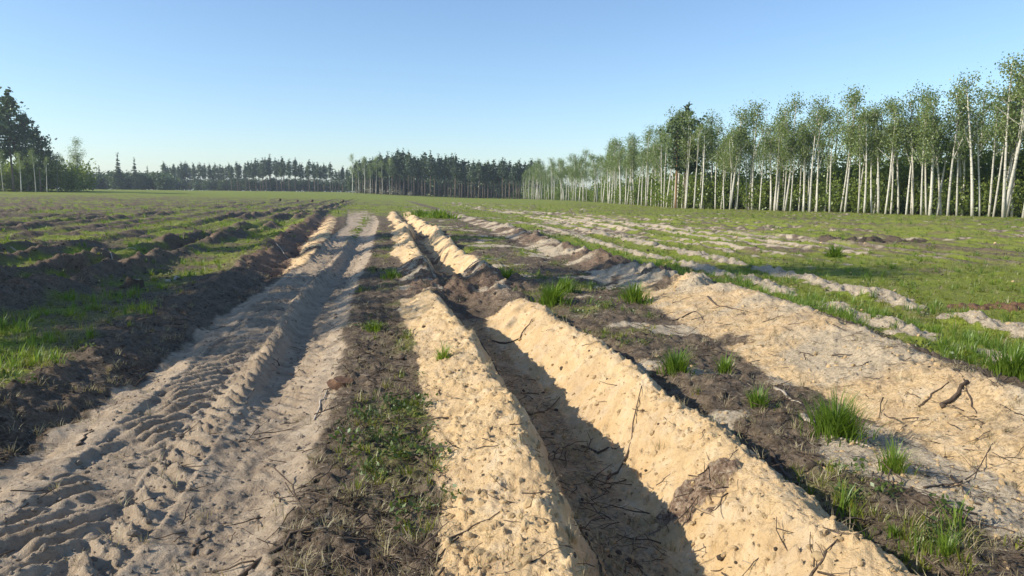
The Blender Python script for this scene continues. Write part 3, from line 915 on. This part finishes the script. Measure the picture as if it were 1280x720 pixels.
    wall(208, 452, 400, 360, lambda p: np.interp(p, [208, 240, 300, 345, 420, 452], [15, 14, 14, 17, 12.5, 9.5]), 6.0, 2, '%s thin stemmed pine at the front of the far pine stand', '%s thin stemmed pine deeper in the far pine stand', 'far pine stand beyond the track', pines, 17)
    for px, d, h, v in ((441, 292, 14.5, 3), (449, 290, 12, 0), (456, 288, 13.5, 7), (463, 290, 11, 2), (470, 291, 14.5, 5), (478, 289, 12.5, 3), (487, 290, 13.5, 6)):
        x, y = at_px(px, d); put_tree('birch_tree', birches[v], x, y, None, px, h / 12, 'thin pale birch before the end of the pine wall', 'birch tree', 'birches at the end of the pine wall')
    # conifers poking out of the low wood
    for px, d, h in ((152, 330, 15.5), (172, 330, 13.5), (128, 340, 10.5), (188, 345, 10.5)):
        x, y = at_px(px, d); put_tree('spruce_tree', spruces[0], x, y, None, px, h / 15, 'pointed conifer poking out of the low far wood', 'spruce tree', 'conifers in the low far wood')
    # big pines
    for px, d, h, k, lb in ((22, 168, 22.0, 0, 'tallest broad pine towering over the wood beside the ploughed field'), (2, 172, 19.5, 1, 'dark pine standing close beside the tallest pine'),
                            (40, 172, 17.5, 2, 'pine half hidden in the tallest pine\'s crown'), (55, 168, 14.2, 0, 'shorter pine on the sunny flank of the tall pines'),
                            (-25, 165, 20, 2, 'pine deep in the group of tall pines'), (68, 178, 10, 1, 'small pine at the end of the tall pine group')):
        x, y = at_px(px, d); put_tree('pine_tree', bigpines[k], x, y, None, px * 1.3, h / 20, lb, 'pine tree')
    for px, d, h in ((-60, 170, 17), (-95, 165, 19), (-130, 160, 18)):
        x, y = at_px(px, d); put_tree('pine_tree', bigpines[1], x, y, None, px, h / 20, 'pine in the dense wood behind the group of tall pines', 'pine tree', 'pines of the dense wood')
    # lone birch and small broadleaved trees under the pines
    x, y = at_px(103, 190); put_tree('birch_tree', birches[4], x, y, None, 2, 1.06, 'lone pale birch standing apart from the tall pines', 'birch tree')
    for px, d, h, v in ((8, 160, 8.5, 0), (30, 158, 8, 2), (48, 160, 9, 5), (62, 165, 7.5, 7), (75, 176, 8.5, 2), (84, 180, 8, 0), (93, 182, 7, 6)):
        x, y = at_px(px, d); put_tree('birch_tree', birches[v], x, y, None, px, h / 12, 'small thin birch under the tall pines', 'birch tree', 'young birches under the tall pines')
    n = 590
    px = np.r_[rng.uniform(-160, 110, 170), rng.uniform(100, 215, 160), rng.uniform(205, 470, 260)]
    d = np.r_[172 + rng.uniform(0, 26, 170), 330 + rng.uniform(0, 40, 160), 390 + rng.uniform(0, 40, 260)]
    s = np.r_[rng.uniform(1.0, 1.8, 170), rng.uniform(1.3, 1.9, 160), rng.uniform(.9, 1.7, 260)]
    x = (px - 640) / FPX * d; z = ground_z(x, d) - .3
    dk = [bush_mesh(520 + i, 5.0, 420, .5, M_FARWOOD) for i in range(2)]
    scatter('young_wood', bushes + dk, np.stack([x, d, z], 1), np.stack([np.zeros(n), np.zeros(n), rng.uniform(0, 6.28, n)], 1), np.stack([s, s, s * .95], 1), np.r_[rng.integers(0, 4, 170), rng.integers(4, 6, n - 170)], 'low wood of young trees closing the far side of the clearing', 'wood')
    # dark wood behind the pine wall
    n = 300; px = np.r_[rng.uniform(450, 700, n - 60), rng.uniform(440, 520, 60)]; d = 318 + rng.uniform(0, 30, n)
    s = rng.uniform(1.2, 2.0, n); x = (px - 640) / FPX * d; z = ground_z(x, d) - .3
    pb = [bush_mesh(520 + i, 5.0, 420, .5, M_PINE) for i in range(3)]
    scatter('dark_wood', pb, np.stack([x, d, z], 1), np.stack([np.zeros(n), np.zeros(n), rng.uniform(0, 6.28, n)], 1), np.stack([s, s, s], 1), rng.integers(0, 3, n), 'dark depth of the pine wood behind the front trunks', 'wood')
    # pale dry brush before the pine wall
    db = [bush_mesh(530, 3.0, 260, .22, M_DEAD)]
    for px, h in ((448, 2.6), (462, 3.2), (478, 2.8), (492, 4.0), (500, 3.2), (512, 2.2)):
        x, y = at_px(px, 288 + rng.uniform(-6, 6)); o = link('dry_bush', db[0], None, (x, y, ground_z(x, y)[0] - .1), (0, 0, px), (h / 3 * 1.5, h / 3 * 1.5, h / 3))
        tag(o, 'pale leafless bush at the foot of the pine wall', 'bush', 'pale bushes at the foot of the pine wall')
    # trees at the side of the field whose crowns shade the track
    shade = [birch_parts(360 + i, 12.0, dense=1.7, spread=1.25, cb=.42, leaf=.3) for i in range(3)]
    for (x, y, h, k, lb) in ((-17.2, 15.4, 12.2, 0, 'leafy birch beside the field throwing its shade over track and furrow'), (-24, 27.5, 12, 1, 'smaller birch farther along the field casting shade on the bank'),
                             (-17.5, 9.3, 8.0, 2, 'short bushy birch shading the grass beside the track'), (-21, 11.6, 10.2, 1, 'birch behind the short bushy one'), (-15, 7.4, 6.2, 0, 'lowest birch of the group shading the grass'), (-19.5, 13.4, 9.2, 2, 'bushy birch between the tallest shading birch and its neighbour'), (-18.5, 10.4, 8.2, 1, 'birch crowding the short bushy one'), (-22, 21.5, 9.6, 2, 'birch standing a little apart farther along the field')):
        y = y - .36 * h; x = x + (1.6 if h > 11 else -.3)
        put_tree('birch_tree', shade[k], x, y, None, x, h / 12, lb, 'birch tree')


build_trees()
settle_trees()


# ------------------------------------------------------------------ countable things on the ground
def stick(px_pts, r, label, mat=None, lift=0.0, zs=0.0, name='fallen_branch', forks=0, cat='branch', taper=.35):
    """a stick lying along ground points"""
    P = np.array([unp(a, b, zs) for a, b in px_pts])
    k = max(7, 3 * len(P))
    t = np.linspace(0, len(P) - 1, k); xy = np.stack([np.interp(t, np.arange(len(P)), P[:, j]) for j in (0, 1)], 1)
    xy[1:-1] += RNG.normal(0, r * .8, (k - 2, 2))
    z = ground_z(xy[:, 0], xy[:, 1])
    z = np.maximum(z, np.convolve(np.pad(z, 1, mode='edge'), [.33, .34, .33], 'valid')) + r * .55 + lift
    pts = np.column_stack([xy, z]); o = pts[0].copy(); o[2] -= r
    g = Geo(); rad = np.linspace(r, r * taper, k); g.tube(pts - o, rad, 6, True, .1)
    me = g.mesh(name, mat or M_STICK)
    root = link(name, me, None, tuple(o)); tag(root, label, cat)
    for f in range(forks):
        i = int(RNG.integers(2, k - 2)); d = pts[i + 1] - pts[i]; L = np.linalg.norm(pts[-1] - pts[0]) * RNG.uniform(.18, .35)
        d /= np.linalg.norm(d); sd_ = np.array([-d[1], d[0], 0]) * RNG.choice([-1, 1])
        q = pts[i] - o
        gg = Geo(); dd = (d * .7 + sd_ * .6 + [0, 0, .15])
        gg.tube([q, q + dd * L * .5, q + dd * L + [0, 0, -.02]], [rad[i] * .6, rad[i] * .4, rad[i] * .2], 5)
        link('side_twig', gg.mesh('side_twig', mat or M_STICK), root)
    return root


def tuft(px, py, w_px, h_px, label, dense=90, mat=None, z=0.0):
    p = unp(px, py, z); d = math.hypot(p[0], p[1])
    gz = ground_z(p[0], p[1])[0]
    sc = d / FPX; h = h_px * sc * 1.05; w = w_px * sc * .5
    rng = np.random.default_rng(int(px * 7 + py))
    me = grass_tuft_mesh('grass_tuft', int(dense * 3), h * 1.1, w * 1.0, mat or M_GRASS_FRESH, rng, max(.0032, .0009 * d), .75, 3)
    o = link('grass_tuft', me, None, (p[0], p[1], gz), (0, 0, 0))
    return tag(o, label, 'grass tuft')


def build_things():
    S = stick
    S([(268, 719), (320, 692), (372, 674), (412, 657)], .014, 'long dark curved root lying on the litter beside the track')
    S([(728, 521), (750, 529), (776, 536)], .012, 'dark stick lying across the sunlit wall of the deep furrow', zs=-.05)
    S([(968, 482), (985, 492), (1002, 502)], .016, 'bleached pale branch between two grass tufts', M_PALEWOOD)
    S([(1002, 516), (1012, 525), (1018, 529)], .022, 'short thick bleached chunk of wood beside the big grass tuft', M_PALEWOOD, taper=.8)
    S([(1040, 541), (1070, 548), (1096, 556)], .012, 'thin bleached branch in front of the big grass tuft', M_PALEWOOD)
    S([(392, 515), (402, 492), (416, 472)], .010, 'bleached twig lying at the edge of the track by the stump', M_PALEWOOD)
    S([(96, 542), (106, 530), (114, 520)], .012, 'short dark stick on the bare track')
    S([(240, 664), (252, 650), (264, 640)], .008, 'thin dark twig on the rutted track')
    S([(560, 700), (590, 684), (628, 680)], .006, 'thin twig at the foot of the sand bank by the litter')
    S([(1012, 694), (1036, 686), (1058, 668)], .006, 'forked twig on the bright sand bank', forks=1, zs=.15)
    S([(760, 585), (785, 570), (800, 540)], .010, 'dark stick in the shaded bottom of the furrow', zs=-.2)
    S([(650, 520), (680, 505), (700, 492)], .010, 'dark root in the shaded furrow bottom near its middle', zs=-.2)
    S([(616, 420), (650, 430), (664, 425)], .014, 'dark stick across the furrow bottom near the humus plug', zs=-.2)
    S([(1180, 497), (1195, 493), (1208, 489)], .018, 'dark bark strip on the broad sand bank', taper=.9, zs=.15)
    S([(1150, 490), (1165, 488), (1185, 486)], .010, 'dark twig on the broad sand bank beside the bark strip', zs=.15)
    S([(1195, 470), (1212, 490), (1222, 500)], .009, 'crooked dark twig high on the broad sand bank', forks=1, zs=.2)
    S([(1155, 610), (1185, 600), (1215, 585), (1240, 560)], .007, 'dark branched twig on the pale grey sand', forks=3)
    S([(1160, 640), (1210, 652), (1270, 668)], .007, 'long thin twig across the pale grey sand', forks=2)
    S([(1190, 580), (1205, 610), (1222, 630)], .007, 'dark crooked twig near the small grass tuft', forks=2)
    S([(1100, 600), (1140, 625), (1180, 640)], .007, 'thin rootlet on the grey litter', forks=2)
    S([(1190, 690), (1230, 700), (1262, 716)], .008, 'dark twig bundle on pale sand', forks=3)
    S([(205, 352), (215, 349), (224, 346)], .03, 'small pale log piece in the shaded grass', M_PALEWOOD, name='log', cat='log', taper=.9)
    S([(138, 322), (141, 330), (146, 335)], .018, 'short pale stake lying on the dark old furrow', M_PALEWOOD, taper=.7)
    S([(330, 305), (350, 310), (366, 318)], .02, 'pale branch in the ditch beside the track', M_PALEWOOD)
    S([(580, 326), (610, 322), (634, 310)], .014, 'thin pale branch sticking out of the humus heap', M_PALEWOOD, lift=.08, zs=.2)
    S([(600, 455), (640, 480), (655, 500)], .008, 'thin root hanging on the furrow wall', zs=-.1)
    S([(836, 398), (870, 392), (880, 404)], .012, 'thin dark stick on the heath litter')
    S([(885, 235 + 130), (900, 372), (930, 380)], .014, 'stick half buried in the crest of the broad sand bank', zs=.25)
    # looped root at the lip of the furrow
    c = unp(930, 716, .16); gz = ground_z(c[0], c[1])[0]
    an = np.linspace(0, math.pi, 9)
    g = Geo(); pts = np.stack([-.055 * np.cos(an) + .02 * np.sin(2 * an), .03 * np.sin(an * 1.5), -.02 + .085 * np.sin(an)], 1); g.tube(pts, np.linspace(.014, .008, 9), 6, True, .08)
    r_ = link('root', g.mesh('root', M_STICK), None, (c[0], c[1], gz)); tag(r_, 'brown looped root sticking up out of the sand bank', 'root')
    # torn roots under the edge of the heath litter
    for (a, b, lb) in (((945, 565), (975, 605), 'pale torn root hanging over the shaded gully'), ((965, 560), (1000, 610), 'dark torn root beside the pale one in the gully'), ((930, 556), (950, 592), 'short torn root at the litter edge')):
        S([a, ((a[0] + b[0]) / 2 + 4, (a[1] + b[1]) / 2 - 3), b], .014, lb, M_PALEWOOD if 'pale' in lb[:5] else M_STICK, name='root', cat='root', zs=.02, lift=.01)
    # grass tufts in the heath strip
    for a in ((1045, 538, 70, 52, 'largest lush grass tuft beside the broad sand bank', 170), (1118, 585, 32, 36, 'small yellowish grass tuft on the pale grey sand', 60),
              (845, 464, 36, 32, 'round bright grass tuft on the dark litter by the furrow', 110), (906, 460, 22, 24, 'thin grass tuft next to the round bright one', 45),
              (948, 506, 36, 26, 'low grass tuft beside the bleached branch', 60), (690, 380, 44, 30, 'wide green grass tuft on the litter behind the furrow crest', 110),
              (706, 366, 30, 22, 'smaller tuft grown together with the wide green one', 60), (792, 374, 44, 26, 'grass tuft at the foot of the sand bank', 90), (1184, 696, 30, 28, 'sparse young tuft on the pale sand', 30),
              (1118, 660, 30, 18, 'very sparse tuft between litter and pale sand', 22), (632, 348, 40, 20, 'grass tuft beside the humus heap', 80), (908, 540, 40, 22, 'loose low tuft on the litter edge above the gully', 50),
              (1043, 321, 18, 16, 'dark small bushy tuft alone on the grass field', 60), (555, 470, 18, 22, 'small weed tuft rooted in the sand bank', 26), (548, 272, 46, 13, 'lush green tuft at the far end of the furrow', 90), (525, 270, 36, 9, 'lower tuft beside the lush one at the far end of the furrow', 60),
              (1265, 470, 60, 34, 'yellow green herb tuft at the top of the broad sand bank', 130), (490, 350, 30, 14, 'low tuft on the shoulder of the track', 50), (468, 415, 26, 14, 'low tuft at the edge of track and litter', 40)):
        tuft(*a)
    # stump beside the track
    for (px, py, rr, hh, lb) in ((428, 480, .09, .05, 'broken mossy stump with dark shaded foot between track and furrow'), (166, 356, .15, .15, 'pale cut stump in the shaded grass'),
                                 (350, 247.5, .2, .45, 'dark torn stump on the far field beyond the track end'), (390, 247.5, .2, .45, 'second dark torn stump in the far row beyond the track end'), (428, 248.5, .2, .45, 'last dark torn stump of the far row'), (372, 247.2, .2, .3, 'small torn stump between larger far ones')):
        p = unp(px, py); 
        if py < 260: p = np.array([(px - 640) / FPX * 120, 120, 0])
        gz = ground_z(p[0], p[1])[0]
        g = Geo(); k = 12
        an = np.linspace(0, 2 * np.pi, k, endpoint=False)
        prof = [(1.55, -.10), (1.2, .12), (1.0, .5), (.95, .95)]
        pts = [np.stack([np.cos(an) * rr * q * (1 + .1 * np.sin(3 * an) + RNG.normal(0, .04, k)), np.sin(an) * rr * q * (1 + .12 * np.cos(2 * an)), np.full(k, hh * zz) + (RNG.normal(0, .07 * hh, k) if zz > .9 else 0)], 1) for q, zz in prof]
        V = np.vstack(pts); Q = [(i * k + j, i * k + (j + 1) % k, (i + 1) * k + (j + 1) % k, (i + 1) * k + j) for i in range(3) for j in range(k)]
        g.add(V, Q)
        e = bpy.data.objects.new('tree_stump', None); COL.objects.link(e); e.location = (p[0], p[1], gz); tag(e, lb, 'stump')
        link('bark', g.mesh('stump_bark', M_ROOT if rr < .12 else M_STICK), e)
        top = Geo(); top.add(np.vstack([pts[-1] * [.97, .97, 1], [[0, 0, hh * .86]]]), (), [(j, (j + 1) % k, k) for j in range(k)])
        e.rotation_euler = (RNG.normal(0, .12), RNG.normal(0, .12), 0) if py > 260 else (RNG.normal(0, .3), .35, 0)
        link('cut_face', top.mesh('stump_top', M_PALEWOOD if rr == .15 else M_ROOT), e)
    # uprooted humus heap on the grass field
    for (px, py, w, d_, h, lb) in ((1075, 302, 2.6, .6, .24, 'low dark heap of uprooted turf on the grass field'), (1255, 384, .9, .35, .14, 'small brown heap of turf beside the pale banks')):
        p = unp(px, py); n1, n2 = 70, 24
        gx, gy = np.meshgrid(np.linspace(-1, 1, n1), np.linspace(-1, 1, n2), indexing='ij')
        X = p[0] + gx * w; Y = p[1] + gy * d_
        hh = h * np.clip(1 - gx ** 2 - gy ** 2, 0, 1) ** .5 * (.55 + 1.0 * fbm(X, Y, .45, 4, 171, .7)) - .04
        Z = ground_z(X.ravel(), Y.ravel()).reshape(X.shape) + hh
        V = np.stack([X - p[0], Y - p[1], Z], -1).reshape(-1, 3)
        Q = [(i * n2 + j, (i + 1) * n2 + j, (i + 1) * n2 + j + 1, i * n2 + j + 1) for i in range(n1 - 1) for j in range(n2 - 1)]
        o = link('turf_heap', mesh_np('turf_heap', V, [Q], M_ROOT if w < 1 else M_SOILCLOD, True), None, (p[0], p[1], 0)); tag(o, lb, 'turf heap')


build_things()


# ------------------------------------------------------------------ the air of the clearing
def build_haze():
    import bmesh
    m, nt, out = new_mat('haze_air')
    pv = nt.nodes.new('ShaderNodeVolumePrincipled')
    pv.inputs['Color'].default_value = (.80, .90, 1.0, 1); pv.inputs['Density'].default_value = .00032; pv.inputs['Anisotropy'].default_value = .3
    nt.links.new(pv.outputs[0], out.inputs['Volume'])
    bm = bmesh.new(); bmesh.ops.create_cube(bm, size=1)
    me = bpy.data.meshes.new('haze'); bm.to_mesh(me); bm.free(); me.materials.append(m)
    o = link('haze', me, None, (0, 0, 12.5), (0, 0, 0), (6200, 6200, 33)); tag(o, 'thin bluish air over the whole clearing', 'haze', kind='stuff')


build_haze()
